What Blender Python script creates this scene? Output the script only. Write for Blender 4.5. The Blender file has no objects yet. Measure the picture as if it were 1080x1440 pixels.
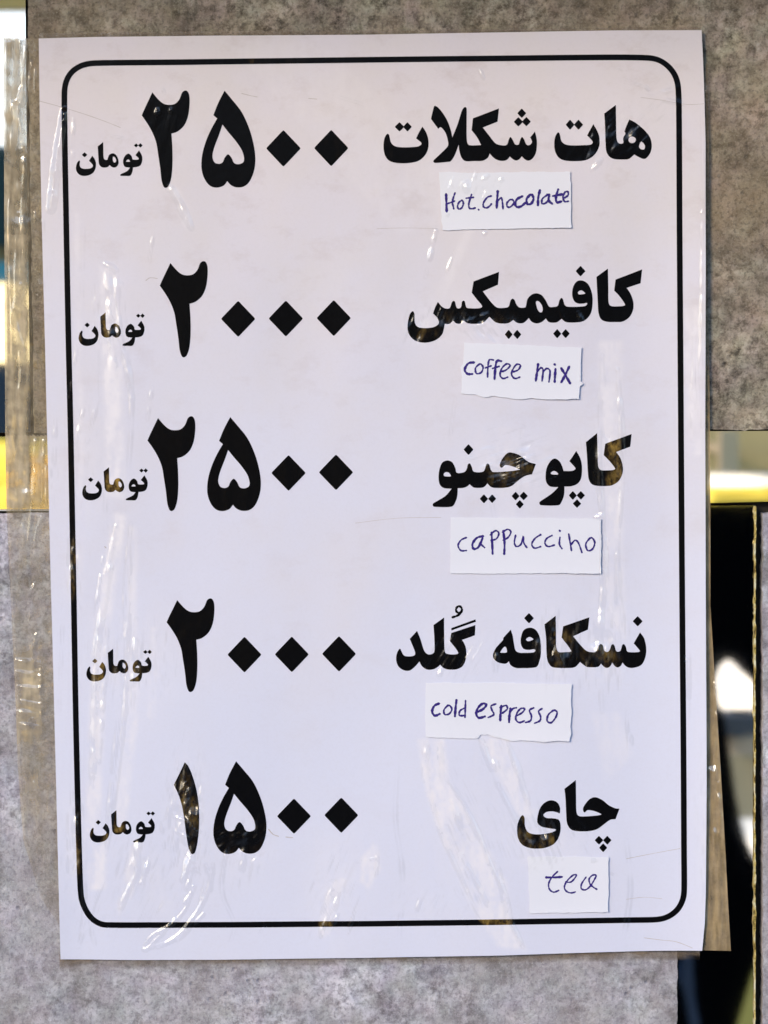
import bpy, math, random
import numpy as np
from mathutils import Vector, Matrix
from mathutils.geometry import delaunay_2d_cdt

random.seed(7)
S = bpy.context.scene
COL = S.collection

# ------------------------------------------------------------------ camera
D = 0.75
PITCH = math.radians(3.5)
FH = 1440 * 0.00023            # height of the wall seen, metres
cam_d = bpy.data.cameras.new("camera")
cam = bpy.data.objects.new("camera", cam_d)
COL.objects.link(cam)
cam.location = (0, -D * math.cos(PITCH), D * math.sin(PITCH))
cam.rotation_euler = (math.radians(90) - PITCH, 0, 0)
cam_d.sensor_fit = 'VERTICAL'
cam_d.sensor_height = 36
cam_d.lens = 36 * D / FH
cam_d.clip_start = 0.02
cam_d.clip_end = 500
cam_d.dof.use_dof = True
cam_d.dof.focus_distance = D
cam_d.dof.aperture_fstop = (cam_d.lens / 1000) / 0.0048
S.camera = cam

# ------------------------------------------------------------------ sky and sun
SUN_EL, SUN_AZ = math.radians(21), math.radians(38)     # azimuth: towards the left, measured off the wall's normal
Ldir = Vector((-math.sin(SUN_AZ) * math.cos(SUN_EL), -math.cos(SUN_AZ) * math.cos(SUN_EL), math.sin(SUN_EL)))
w = bpy.data.worlds.new("World"); S.world = w; w.use_nodes = True
nt = w.node_tree
sky = nt.nodes.new("ShaderNodeTexSky"); sky.sky_type = 'NISHITA'; sky.sun_disc = False
sky.sun_elevation = SUN_EL
sky.sun_rotation = math.atan2(Ldir.x, Ldir.y)
sky.air_density = 1.0; sky.dust_density = .6; sky.ozone_density = 3.0
nt.nodes["Background"].inputs[1].default_value = 0.15
nt.links.new(sky.outputs[0], nt.nodes["Background"].inputs[0])
sd = bpy.data.lights.new("sun", 'SUN'); sun = bpy.data.objects.new("sun", sd); COL.objects.link(sun)
sd.energy = 1.15; sd.angle = math.radians(15); sd.color = (1, .81, .55)
sun.rotation_euler = Ldir.to_track_quat('Z', 'Y').to_euler()
S.view_settings.view_transform = 'Standard'; S.view_settings.look = 'None'
S.view_settings.gamma = 1; S.view_settings.use_curve_mapping = False
S.view_settings.exposure = .96

# ------------------------------------------------------------------ photo pixel -> point of the wall plane (y = 0), metres
TH = FH / 2 / D
cp, sp = math.cos(PITCH), math.sin(PITCH)
C0 = np.array([0, -D * cp, D * sp])
def rays(P):
    P = np.asarray(P, float)
    a = (P[:, 0] - 540) / 720 * TH; b = (720 - P[:, 1]) / 720 * TH
    return np.stack([a, cp + b * sp, -sp + b * cp], 1)      # forward (0,cp,-sp), up (0,sp,cp)
def W(P, off=0.0):
    """points of the wall, 'off' metres proud of the stone face"""
    d = rays(P); t = D * cp / d[:, 1]
    q = C0 + d * t[:, None]; q[:, 1] = -np.asarray(off)
    return q
def RV(P, dist):  # dist: number or one per point
    """points in the street, 'dist' metres in front of the wall, that the polished strips mirror at those places"""
    d = rays(P); t = (D * cp + dist) / d[:, 1]
    q = C0 + d * t[:, None]; q[:, 1] = -q[:, 1]
    return q

# ------------------------------------------------------------------ noise and the film's relief
def vnoise(x, y, seed):
    r = np.random.RandomState(seed).rand(256, 256)
    x = x + 97.3; y = y + 61.7
    xi = np.floor(x).astype(int); yi = np.floor(y).astype(int); fx = x - xi; fy = y - yi
    fx = fx * fx * fx * (fx * (fx * 6 - 15) + 10); fy = fy * fy * fy * (fy * (fy * 6 - 15) + 10)
    g = lambda a, b: r[a % 256, b % 256]
    return (g(xi, yi) * (1 - fx) + g(xi + 1, yi) * fx) * (1 - fy) + (g(xi, yi + 1) * (1 - fx) + g(xi + 1, yi + 1) * fx) * fy - .5
# creases: x0,y0,x1,y1,width,slope
CREASES = [
 (91,158,80,230,2.6,1.5),(80,230,73,292,3.4,1.1),(218,318,208,388,1.6,.35),(613,325,598,390,2.0,.6),(640,352,624,392,1.4,.4),
 (846,225,831,240,1.7,.8),(598,1040,602,1092,1.6,.32),(640,1110,672,1175,1.8,.45),(628,1160,682,1285,1.6,.4),(672,1035,690,1080,1.8,.5),
 (700,1100,722,1150,1.7,.4),(713,1042,742,1130,1.6,.4),(752,1150,766,1192,1.5,.55),(765,1150,772,1190,1.3,.4),(256,1190,290,1235,1.6,.3),
 (292,1222,284,1262,1.7,.6),(268,1255,240,1300,1.6,.7),(286,1284,250,1322,1.7,.8),(240,1300,205,1335,1.6,.6),(252,1318,222,1332,1.3,.5),
 (472,1236,450,1290,1.6,.45),(486,1260,470,1296,1.5,.5),(450,1290,452,1316,1.4,.4),(532,1190,528,1236,1.6,.45),(504,1212,530,1204,1.4,.4),
 (381,1284,362,1318,1.5,.4),(500,1275,490,1310,1.3,.4),(190,1190,180,1250,2.4,.30),(183,1240,172,1274,2.2,.35),(130,1260,112,1330,2.2,.3),
 (122,560,108,622,1.5,.4),(150,690,147,760,2.4,.2),(160,760,150,830,1.8,.3),(140,870,134,930,3.0,.25),(188,900,184,940,3.0,.28),
 (845,862,842,915,2.5,.45),(842,915,840,935,2.4,.7),(815,870,812,912,1.8,.35),(776,900,790,935,2.4,.5),(262,1100,258,1112,1.6,.9),
 (264,1124,260,1134,1.6,1.2),(268,1104,264,1116,1.6,1.2),(842,905,836,922,2,1.0),(848,918,842,934,2,.9),(782,905,776,925,1.6,.8),(744,912,740,922,1.3,.6),(258,1150,276,1166,1.9,1.0),(252,1170,268,1178,1.4,.6),(247,1130,243,1140,1.3,.5),(228,1155,232,1190,1.5,.4),
 (655,375,668,400,1.3,.25),(470,135,520,150,1.6,.25),(888,118,908,124,1.4,.7),(908,124,913,130,1.3,.8),(865,110,884,114,1.2,.3),
 (866,100,876,98,1.2,.5),(675,98,680,112,1.3,.6),(148,190,200,200,1.4,.2),(229,125,232,132,1.6,.8),(221,155,222,160,1.5,.9),(240,153,241,158,1.3,.7),
 (657,268,655,258,2.6,.7),(676,254,686,248,1.6,.8),(704,253,706,254,1.4,1.0),(680,330,685,325,1.6,.8),(628,303,630,304,1.4,.8),
 (836,728,846,724,1.8,.7),(655,745,656,748,1.2,.5),(795,240,812,228,1.2,.35),(833,1208,840,1210,1.3,.8),(858,1226,862,1229,1.2,.6),
 (880,150,820,235,3,.18),(882,150,852,250,3,.18),(890,160,888,252,3,.16),(905,140,970,118,2.4,.22),(905,135,972,150,2.4,.25),
 (104,770,103,800,1.5,.8),(107,1150,108,1165,2.0,.9),(106,1175,107,1190,1.6,.8),(650,455,690,440,2,.3),(655,465,690,452,2,.35),
 (812,440,820,455,2.2,.5),(785,430,795,455,2,.45),(588,460,592,475,3,.4),(620,940,618,952,2,.3),(430,1100,432,1106,1,.2),
 (165,740,140,900,2.4,.6),(184,740,178,1000,2.2,.45),(152,740,133,880,2,.5),(192,870,186,1010,2.4,.5),(136,960,130,1120,2.4,.6),(170,980,150,1200,2.6,.5),
 (152,880,140,1070,2,.55),(242,268,268,318,3.2,.4),(150,372,162,530,3,.4),(172,400,186,560,2.6,.4),(165,380,150,372,2.4,.5),(215,545,208,590,2,.45),(140,560,118,640,2,.4),
 (118,300,116,480,2.4,.3),(104,160,103,230,1.8,.4),(112,470,100,560,1.6,.3),(80,560,76,700,2,.3),(90,850,84,1000,2,.35),(196,1180,188,1235,2.6,.8),(212,1200,200,1240,2,.8),
 (270,1200,255,1245,2,.8),(276,1210,262,1250,1.6,.7),(320,1190,312,1240,1.8,.5),(345,1170,340,1230,2,.5),(300,1215,296,1250,2,.5),(600,1045,596,1095,3,.5),(618,1040,622,1095,2.2,.6),
 (636,1125,650,1170,2.2,.8),(650,1200,690,1280,1.8,.6),(700,1215,712,1290,2,.5),(690,1040,700,1100,3,.5),(722,1060,740,1120,2.4,.6),(716,1290,735,1330,1.8,.6),(590,1262,584,1290,1.4,.6),
 (735,600,728,690,2.6,.35),(846,500,850,560,2.2,.35),(868,520,874,640,2.4,.35),(852,760,846,860,3,.45),(866,780,870,900,2,.3),(880,1000,884,1060,1.6,.4),(886,1030,888,1050,1.5,.7),
 (700,890,696,950,2.4,.35),(640,560,632,620,2,.3),(690,700,700,760,2.4,.35),(985,300,986,600,1.8,.5),(975,470,972,620,2.2,.35),(968,900,966,1010,1.8,.45),(963,925,966,928,2,.8),
 # left margin film
 (32,128,34,150,3,1.0),(24,150,34,200,3.5,1.4),(36,60,35,110,1.6,.5),(46,75,45,100,1.3,.6),(50,72,50,140,1.1,.6),(42,105,42,135,1.4,.5),
 (30,210,33,228,2,.8),(10,60,9,130,1,.5),(8,60,8,330,1.2,.25),(44,240,44,250,1.2,.7),(50,300,51,318,1.2,.8),(58,400,54,420,1.3,.6),
 (50,620,49,700,1.3,.9),(62,620,60,710,1.3,.7),(66,640,65,700,1.1,.8),(55,650,57,690,1,.7),(30,722,38,790,1.6,.7),(22,740,24,770,1.2,.4),
 (38,790,42,850,1.6,.6),(50,820,44,835,2,.6),(40,850,34,880,1.5,.5),(54,885,48,910,1.7,.7),(24,928,54,932,2,.7),(24,944,56,950,2,.8),
 (26,965,56,968,2,.7),(24,984,58,990,1.8,.6),(26,1000,56,1004,2,.5),(30,1018,58,1022,2,.7),(58,930,59,1025,1.4,.5),(34,1078,38,1090,2,.6),
 (56,1080,64,1095,2,.7),(48,1100,62,1125,1.8,.8),(46,1140,50,1150,1.5,.4),
 # right margin film
 (1000,1000,1010,1140,2,.35),(1008,1100,1018,1230,2.4,.55),(1018,1170,1024,1325,1.5,1.0),(994,700,1005,960,1.2,.7),(1004,960,1016,1160,1.3,.8),(996,1180,998,1330,1.1,.6),(1010,1150,1013,1330,1.1,.6),(1002,1150,1010,1250,2,.3),(1004,960,1007,1020,1.4,.8),
 (998,1200,1000,1330,1.6,.3),(994,860,998,940,1.4,.4),(994,510,996,600,1.3,.3),(991,130,999,120,1.5,1.0),(996,112,1001,140,1.2,.7)]
# long wrinkles: points, width, slope
CHAINS = [([(290,1215),(296,1235),(288,1262),(270,1292),(246,1318),(205,1334)],1.8,.85),([(272,1245),(262,1275),(240,1300),(214,1315),(202,1334)],1.6,.85),
 ([(256,1235),(268,1222),(284,1226)],1.4,.5),([(247,1148),(262,1153),(276,1170),(281,1168)],1.6,1.0),([(188,1185),(196,1215),(184,1245),(168,1275)],2,.65),
 ([(632,1098),(652,1128),(672,1170),(690,1215),(712,1260),(720,1300)],1.6,.65),([(600,1095),(618,1165),(640,1215),(668,1275),(684,1300)],1.6,.5),
 ([(672,1034),(680,1045),(690,1078)],1.8,.8),([(700,1105),(722,1145),(740,1185)],1.5,.55),([(713,1040),(724,1075),(745,1135)],1.5,.55),
 ([(165,735),(150,800),(140,880),(133,1000),(130,1110)],2.2,.55),([(185,735),(176,830),(178,960),(165,1100),(150,1200)],2,.5),([(150,372),(165,385),(170,470),(186,560),(180,680)],2.4,.45),
 ([(455,1245),(470,1238),(476,1260),(460,1290),(450,1316)],1.6,.6),([(846,500),(842,640),(848,780),(842,915),(846,1000)],2.2,.42),([(868,520),(876,640),(868,780),(878,900)],2,.38),
 ([(985,150),(988,300),(984,470),(976,620)],2,.45),([(93,156),(86,190),(79,240),(72,296)],2.8,1.15),([(30,60),(33,120),(26,160),(36,215),(32,300),(36,380)],2,.7),
 ([(14,60),(17,200),(13,330),(18,470),(14,600)],1.4,.45),([(26,300),(22,420),(30,520),(27,600)],1.6,.5),([(50,620),(47,700),(38,790),(44,860),(34,900)],1.6,.7),
 ([(62,620),(66,700),(50,760),(56,840)],1.4,.6),([(30,400),(20,440),(34,500),(24,560)],1.6,.5),([(110,1190),(120,1260),(112,1330)],2.2,.4),([(145,1240),(128,1290),(136,1335)],2,.4),
 ([(320,1190),(312,1250),(330,1300),(318,1335)],2,.35),([(560,1060),(556,1150),(566,1230),(560,1330)],2.4,.3),([(880,1180),(886,1250),(874,1330)],2.4,.35),([(240,262),(256,290),(270,322)],2.6,.5)]
# patches of tight crumpling: cx, cy, rx, ry, height, streak angle (deg from vertical)
PATCH = [(262,1140,26,80,1.5,10),(225,1250,70,75,.42,25),(345,1190,40,60,.6,10),(470,1250,45,70,.6,22),(650,1170,60,150,.35,-25),(715,1080,30,80,.35,-22),
 (845,910,34,60,1.0,0),(780,905,30,50,1.0,5),(885,170,60,40,.5,45),(820,180,50,50,.35,20),(610,455,60,40,.6,20),(700,460,50,30,.6,-40),(760,1180,60,40,.9,-20),
 (152,450,30,90,.55,0),(180,1200,60,90,.3,15),(130,1300,60,50,.25,20),(236,165,50,50,.14,10),(330,1185,45,30,.45,60),(715,650,60,40,.9,70),(850,640,40,60,.5,-10),
 (185,930,70,70,.6,5),(104,1180,14,70,1.2,0),(104,800,12,50,1.0,0),(45,980,40,110,.4,75),(50,660,34,60,.6,0),(40,330,40,230,.35,0),(1005,1150,25,200,.8,0),
 (660,260,50,25,.5,20),(860,850,40,120,.3,0),(120,640,30,120,.35,5),(600,1270,60,40,.3,30),(640,920,60,40,.5,30)]
def relief(x, y):
    h = 3.2 * vnoise(x / 190, y / 240, 3) + 1.2 * vnoise(x / 70, y / 130, 4)
    k = np.clip((y - 250) / 500, .25, 1)
    h += k * (.9 * vnoise(x / 26, y / 300, 5) + .30 * vnoise(x / 9, y / 170, 6))
    for i, (cx, cy, rx, ry, a, ang) in enumerate(PATCH):
        u, v = x - cx, y - cy
        e = np.exp(-(u / rx) ** 2 - (v / ry) ** 2)
        m = e > .02
        if not m.any(): continue
        t = math.radians(ang); c, s = math.cos(t), math.sin(t)
        p = u[m] * c + v[m] * s; q = -u[m] * s + v[m] * c
        n = vnoise(p / 4.5 + i * 7, q / 22, 11) * 2.6 + vnoise(p / 11, q / 17 + i * 3, 12) * 4.6
        h[m] += a * e[m] * n
    for (x0, y0, x1, y1, wd, sl) in CREASES:
        L2 = (x1 - x0) ** 2 + (y1 - y0) ** 2 + 1e-6
        m = (x > min(x0, x1) - 12) & (x < max(x0, x1) + 12) & (y > min(y0, y1) - 12) & (y < max(y0, y1) + 12)
        if not m.any(): continue
        X, Y = x[m], y[m]
        t = np.clip(((X - x0) * (x1 - x0) + (Y - y0) * (y1 - y0)) / L2, 0, 1)
        d2 = (X - x0 - t * (x1 - x0)) ** 2 + (Y - y0 - t * (y1 - y0)) ** 2
        Ln = math.sqrt(L2)
        am = np.clip(.75 + 1.5 * vnoise(t * Ln / 13 + x0, y0 + 0 * t, 14), .1, 1.6)
        h[m] += sl * wd * 1.9 * am * (.35 + .65 * np.sin(math.pi * np.clip(t, .06, .94))) * np.exp(-d2 / (2 * wd * wd))
    for (pts, wd, sl) in CHAINS:
        P = smooth([(a, b, False) for a, b in pts], False, 4)
        m = (x > P[:, 0].min() - 10) & (x < P[:, 0].max() + 10) & (y > P[:, 1].min() - 10) & (y < P[:, 1].max() + 10)
        if not m.any(): continue
        X, Y = x[m], y[m]; best = np.full(len(X), 1e9); at = np.zeros(len(X)); run = 0
        seg = np.linalg.norm(np.diff(P, axis=0), axis=1); tot = seg.sum()
        for i in range(len(P) - 1):
            dx, dy = P[i + 1] - P[i]; L2 = dx * dx + dy * dy + 1e-9
            t = np.clip(((X - P[i, 0]) * dx + (Y - P[i, 1]) * dy) / L2, 0, 1)
            d = (X - P[i, 0] - t * dx) ** 2 + (Y - P[i, 1] - t * dy) ** 2
            k = d < best; best[k] = d[k]; at[k] = (run + t * seg[i])[k]; run += seg[i]
        am = np.clip(.85 + .9 * vnoise(at / 24 + P[0, 0], P[0, 1] + 0 * at, 15), .2, 1.5) * np.sin(math.pi * np.clip(at / tot, .04, .96)) ** .5
        h[m] += sl * wd * 1.9 * am * np.exp(-best / (2 * wd * wd))
    return h
def film_normal(x, y):
    e = .8
    gx = (relief(x + e, y) - relief(x - e, y)) / (2 * e)
    gy = (relief(x, y + e) - relief(x, y - e)) / (2 * e)
    n = np.stack([-gx, -np.ones_like(gx), gy], 1)
    return n / np.linalg.norm(n, axis=1)[:, None]
# milky film and its pale glint streaks, painted as colour: polygons in the same plane, strength
MILK_GLINT = [([(588,1038),(625,1038),(632,1100),(680,1180),(712,1240),(718,1296),(740,1336),(700,1330),(660,1270),(620,1180),(596,1100)],.55),
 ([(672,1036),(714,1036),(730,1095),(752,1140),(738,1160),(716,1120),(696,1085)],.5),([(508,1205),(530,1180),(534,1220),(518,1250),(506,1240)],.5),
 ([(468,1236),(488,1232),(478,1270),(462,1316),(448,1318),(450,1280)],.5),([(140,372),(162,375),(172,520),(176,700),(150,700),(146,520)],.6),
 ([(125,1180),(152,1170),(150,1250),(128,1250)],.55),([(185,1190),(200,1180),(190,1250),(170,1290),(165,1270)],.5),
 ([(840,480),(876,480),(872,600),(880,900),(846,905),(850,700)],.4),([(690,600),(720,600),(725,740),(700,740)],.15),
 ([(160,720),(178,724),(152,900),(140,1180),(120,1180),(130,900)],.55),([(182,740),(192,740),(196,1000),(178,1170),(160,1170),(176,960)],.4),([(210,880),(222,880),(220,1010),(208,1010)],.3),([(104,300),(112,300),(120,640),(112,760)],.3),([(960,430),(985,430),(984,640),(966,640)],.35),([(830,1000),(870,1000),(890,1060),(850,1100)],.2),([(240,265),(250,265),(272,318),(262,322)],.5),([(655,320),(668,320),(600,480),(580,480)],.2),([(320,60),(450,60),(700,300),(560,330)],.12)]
def milk(x, y):  # strength of the milky film and its painted glint streaks
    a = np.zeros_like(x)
    for poly, s in MILK_GLINT:
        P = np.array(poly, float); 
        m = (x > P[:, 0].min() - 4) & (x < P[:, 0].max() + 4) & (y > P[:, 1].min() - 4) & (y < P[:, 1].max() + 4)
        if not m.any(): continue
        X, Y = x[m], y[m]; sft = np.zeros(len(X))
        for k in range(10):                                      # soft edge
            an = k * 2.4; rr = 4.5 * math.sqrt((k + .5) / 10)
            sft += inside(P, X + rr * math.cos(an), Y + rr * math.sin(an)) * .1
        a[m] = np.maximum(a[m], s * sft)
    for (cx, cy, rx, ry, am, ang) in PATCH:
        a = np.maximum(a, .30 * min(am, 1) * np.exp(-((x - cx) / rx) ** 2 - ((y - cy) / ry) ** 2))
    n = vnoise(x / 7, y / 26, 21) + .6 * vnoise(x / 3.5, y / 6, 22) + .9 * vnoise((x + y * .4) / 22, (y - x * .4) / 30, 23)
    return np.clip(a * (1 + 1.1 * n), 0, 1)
def inside(P, x, y):
    r = np.zeros(len(x), bool); n = len(P)
    for i in range(n):
        x0, y0 = P[i]; x1, y1 = P[(i + 1) % n]
        c = (y0 > y) != (y1 > y)
        if y0 != y1:
            r ^= c & (x < (x1 - x0) * (y - y0) / (y1 - y0) + x0)
    return r

# ------------------------------------------------------------------ outlines
def parse(s):
    out = []
    for t in s.split():
        c = t.endswith('!'); a, b = t.rstrip('!').split(',')
        out.append((float(a), float(b), c))
    return out
def smooth(pts, closed=True, n=5):
    """Catmull-Rom through the points; '!' points stay corners"""
    N = len(pts); out = []
    for i in range(N if closed else N - 1):
        p1, p2 = pts[i], pts[(i + 1) % N]
        p0 = pts[(i - 1) % N] if (closed or i > 0) else p1
        p3 = pts[(i + 2) % N] if (closed or i + 2 < N) else p2
        if p1[2]: p0 = p1
        if p2[2]: p3 = p2
        a, b, c, d = (np.array(q[:2]) for q in (p0, p1, p2, p3))
        if p1[2] and p2[2]:
            out.append(b); continue
        L = np.linalg.norm(c - b)
        m1 = (c - a) / 2 if not p1[2] else (c - b) * .9
        m2 = (d - b) / 2 if not p2[2] else (c - b) * .9
        for m in (m1, m2):
            l = np.linalg.norm(m)
            if l > L * 1.1: m *= L * 1.1 / l
        for k in range(n):
            t = k / n; t2, t3 = t * t, t * t * t
            out.append((2*t3-3*t2+1)*b + (t3-2*t2+t)*m1 + (-2*t3+3*t2)*c + (t3-t2)*m2)
    if not closed: out.append(np.array(pts[-1][:2]))
    return np.array(out)
def loop(s, x0=0, y0=0, k=1):
    return smooth(parse(s)) / k + np.array([x0, y0])
def diamond(cx, cy, hw, hh, r=.10):
    c = [(0, -1), (1, 0), (0, 1), (-1, 0)]; P = []
    for i in range(4):
        a, b, d = (np.array(c[(i + j) % 4], float) for j in (-1, 0, 1))
        P += [b + (a - b) * r, b * (1 - r * .35), b + (d - b) * r]
    return np.array(P) * [hw, hh] + [cx, cy]
def ellipse(cx, cy, rx, ry, n=20):
    t = np.arange(n) * 2 * math.pi / n
    return np.stack([cx + rx * np.cos(t), cy + ry * np.sin(t)], 1)

# ------------------------------------------------------------------ mesh makers
def set_mesh(name, V, F):
    me = bpy.data.meshes.new(name)
    me.from_pydata([tuple(v) for v in V], [], F); me.update()
    return me
def attrs(me, P):
    x, y = P[:, 0].copy(), P[:, 1].copy()
    a = me.attributes.new('film_n', 'FLOAT_VECTOR', 'POINT'); a.data.foreach_set('vector', film_normal(x, y).astype(np.float32).ravel())
    b = me.attributes.new('milk', 'FLOAT', 'POINT'); b.data.foreach_set('value', milk(x, y).astype(np.float32))
def obj(name, me, mat, parent=None):
    o = bpy.data.objects.new(name, me); COL.objects.link(o)
    if mat: me.materials.append(mat)
    if parent: o.parent = parent
    return o
def dense(L, st):
    out = []
    for i in range(len(L)):
        a, b = L[i], L[(i + 1) % len(L)]; n = max(1, int(np.linalg.norm(b - a) / st + .5))
        out += [a + (b - a) * k / n for k in range(n)]
    return np.array(out)
def cdt(outers, holes, step):
    if step: outers = [dense(np.array(L, float), step) for L in outers]; holes = [dense(np.array(L, float), step) for L in holes]
    P = []; E = []
    for L in list(outers) + list(holes):
        b = len(P); n = len(L); P += [tuple(p) for p in L]; E += [(b + i, b + (i + 1) % n) for i in range(n)]
    A = np.array(P)
    if step:
        gx, gy = np.meshgrid(np.arange(A[:, 0].min() + step / 2, A[:, 0].max(), step), np.arange(A[:, 1].min() + step / 2, A[:, 1].max(), step))
        gx = gx.ravel(); gy = gy.ravel()
        m = np.zeros(len(gx), bool)
        for L in outers: m |= inside(L, gx, gy)
        for L in holes: m &= ~inside(L, gx, gy)
        P += list(zip(gx[m].tolist(), gy[m].tolist()))
    r = delaunay_2d_cdt([Vector((float(a), float(b))) for a, b in P], E, [], 0, 1e-5)
    V = np.array([tuple(v) for v in r[0]]); T = np.array([list(f) for f in r[2] if len(f) == 3])
    c = V[T].mean(1)
    m = np.zeros(len(c), bool)
    for L in outers: m |= inside(L, c[:, 0], c[:, 1])
    for L in holes: m &= ~inside(L, c[:, 0], c[:, 1])
    return V, T[m]
def flip(V, T):
    """order each triangle so that it faces the street"""
    a, b, c = V[T[:, 0]], V[T[:, 1]], V[T[:, 2]]
    n = (b[:, 0] - a[:, 0]) * (c[:, 1] - a[:, 1]) - (b[:, 1] - a[:, 1]) * (c[:, 0] - a[:, 0])
    T = T.copy(); s = n > 0                       # pixel y points down
    T[s] = T[s][:, ::-1]
    return T
def plate(name, outers, mat, off, parent=None, holes=(), step=0, thick=0, film=False):
    """a flat or gently bent piece of the wall plane; off: metres proud, number or function of (x, y)"""
    V, T = cdt(outers, holes, step); T = flip(V, T)
    o = off(V[:, 0], V[:, 1]) if callable(off) else np.full(len(V), off)
    Q = W(V, o); F = [tuple(t) for t in T.tolist()]
    P = V
    if thick:
        n = len(V); B = Q.copy(); B[:, 1] += thick
        cnt = {}
        for t in F:
            for i in range(3):
                a, b = t[i], t[(i + 1) % 3]
                if (b, a) in cnt: del cnt[(b, a)]
                else: cnt[(a, b)] = 1
        Q = np.concatenate([Q, B]); P = np.concatenate([V, V])
        F += [(b, a, a + n, b + n) for a, b in cnt] + [(t[2] + n, t[1] + n, t[0] + n) for t in F[:len(T)]]
    me = set_mesh(name, Q, F)
    if film: attrs(me, P)
    return obj(name, me, mat, parent)
def grid_plate(name, left, right, top, bottom, mat, off, parent=None, step=2.0, film=True):
    """a sheet whose four edges are given curves (Coons patch) on a dense grid"""
    L = np.array(left); R = np.array(right); Tp = np.array(top); B = np.array(bottom)
    nu = int((Tp[-1, 0] - Tp[0, 0]) / step); nv = int((L[-1, 1] - L[0, 1]) / step)
    nu = max(nu, 2); nv = max(nv, 2)
    u = np.linspace(0, 1, nu); v = np.linspace(0, 1, nv)
    def cur(C, t, ax):
        s = (C[:, ax] - C[0, ax]) / (C[-1, ax] - C[0, ax])
        return np.stack([np.interp(t, s, C[:, 0]), np.interp(t, s, C[:, 1])], 1)
    l, r = cur(L, v, 1), cur(R, v, 1); t, b = cur(Tp, u, 0), cur(B, u, 0)
    U, Vv = np.meshgrid(u, v); U = U[..., None]; Vv = Vv[..., None]
    P = (1 - U) * l[:, None] + U * r[:, None] + (1 - Vv) * t[None] + Vv * b[None] \
        - ((1 - U) * (1 - Vv) * t[0] + U * (1 - Vv) * t[-1] + (1 - U) * Vv * b[0] + U * Vv * b[-1])
    P = P.reshape(-1, 2)
    Q = W(P, off(P[:, 0], P[:, 1]))
    idx = np.arange(nu * nv).reshape(nv, nu)
    F = np.stack([idx[:-1, :-1], idx[1:, :-1], idx[1:, 1:], idx[:-1, 1:]], -1).reshape(-1, 4)
    me = bpy.data.meshes.new(name)
    me.vertices.add(len(Q)); me.vertices.foreach_set('co', Q.astype(np.float32).ravel())
    me.loops.add(F.size); me.loops.foreach_set('vertex_index', F.astype(np.int32).ravel())
    me.polygons.add(len(F)); me.polygons.foreach_set('loop_start', np.arange(0, F.size, 4, dtype=np.int32))
    me.update(calc_edges=True)
    me.polygons.foreach_set('use_smooth', np.ones(len(F), bool))
    if film: attrs(me, P)
    return obj(name, me, mat, parent)
def ribbon(name, strokes, mat, off, parent, film=True):
    """pen strokes: (points, width) in pixels, round ended"""
    V = []; F = []; n_s = 0
    for pts, wd in strokes:
        pts = np.array(pts, float); z = 0
        if len(pts) == 1: pts = np.array([pts[0] - [.4, .4], pts[0] + [.4, .4]])
        d = np.gradient(pts, axis=0); d /= np.linalg.norm(d, axis=1)[:, None] + 1e-9
        nn = np.stack([-d[:, 1], d[:, 0]], 1)
        wds = np.full(len(pts), wd / 2.0) * (1 + .17 * np.sin(np.arange(len(pts)) * .9 + n_s) + .16 * np.sin(np.arange(len(pts)) * 2.3 + n_s * 1.7))
        P = [pts[0] - d[0] * wds[0] * .8] + list(pts) + [pts[-1] + d[-1] * wds[-1] * .8]
        NN = [nn[0]] + list(nn) + [nn[-1]]; ww = [wds[0] * .45] + list(wds) + [wds[-1] * .45]
        b = len(V)
        for i, (p, q, k) in enumerate(zip(P, NN, ww)):
            zz = n_s * 3e-6 + i * 4e-7
            V.append((*(p + q * k), zz)); V.append((*(p - q * k), zz))
        for i in range(len(P) - 1):
            a = b + 2 * i; F.append((a, a + 1, a + 3, a + 2))
        n_s += 1
    A = np.array(V)
    o = off(A[:, 0], A[:, 1]) + A[:, 2]
    me = set_mesh(name, W(A[:, :2], o), F)
    if film: attrs(me, A[:, :2])
    return obj(name, me, mat, parent)

def thing(name, label, cat, loc=(0, 0, 0), group=None, kind=None):
    o = bpy.data.objects.new(name, None); COL.objects.link(o); o.location = loc
    o.empty_display_size = .02
    o['label'] = label; o['category'] = cat
    if group: o['group'] = group
    if kind: o['kind'] = kind
    return o

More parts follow.
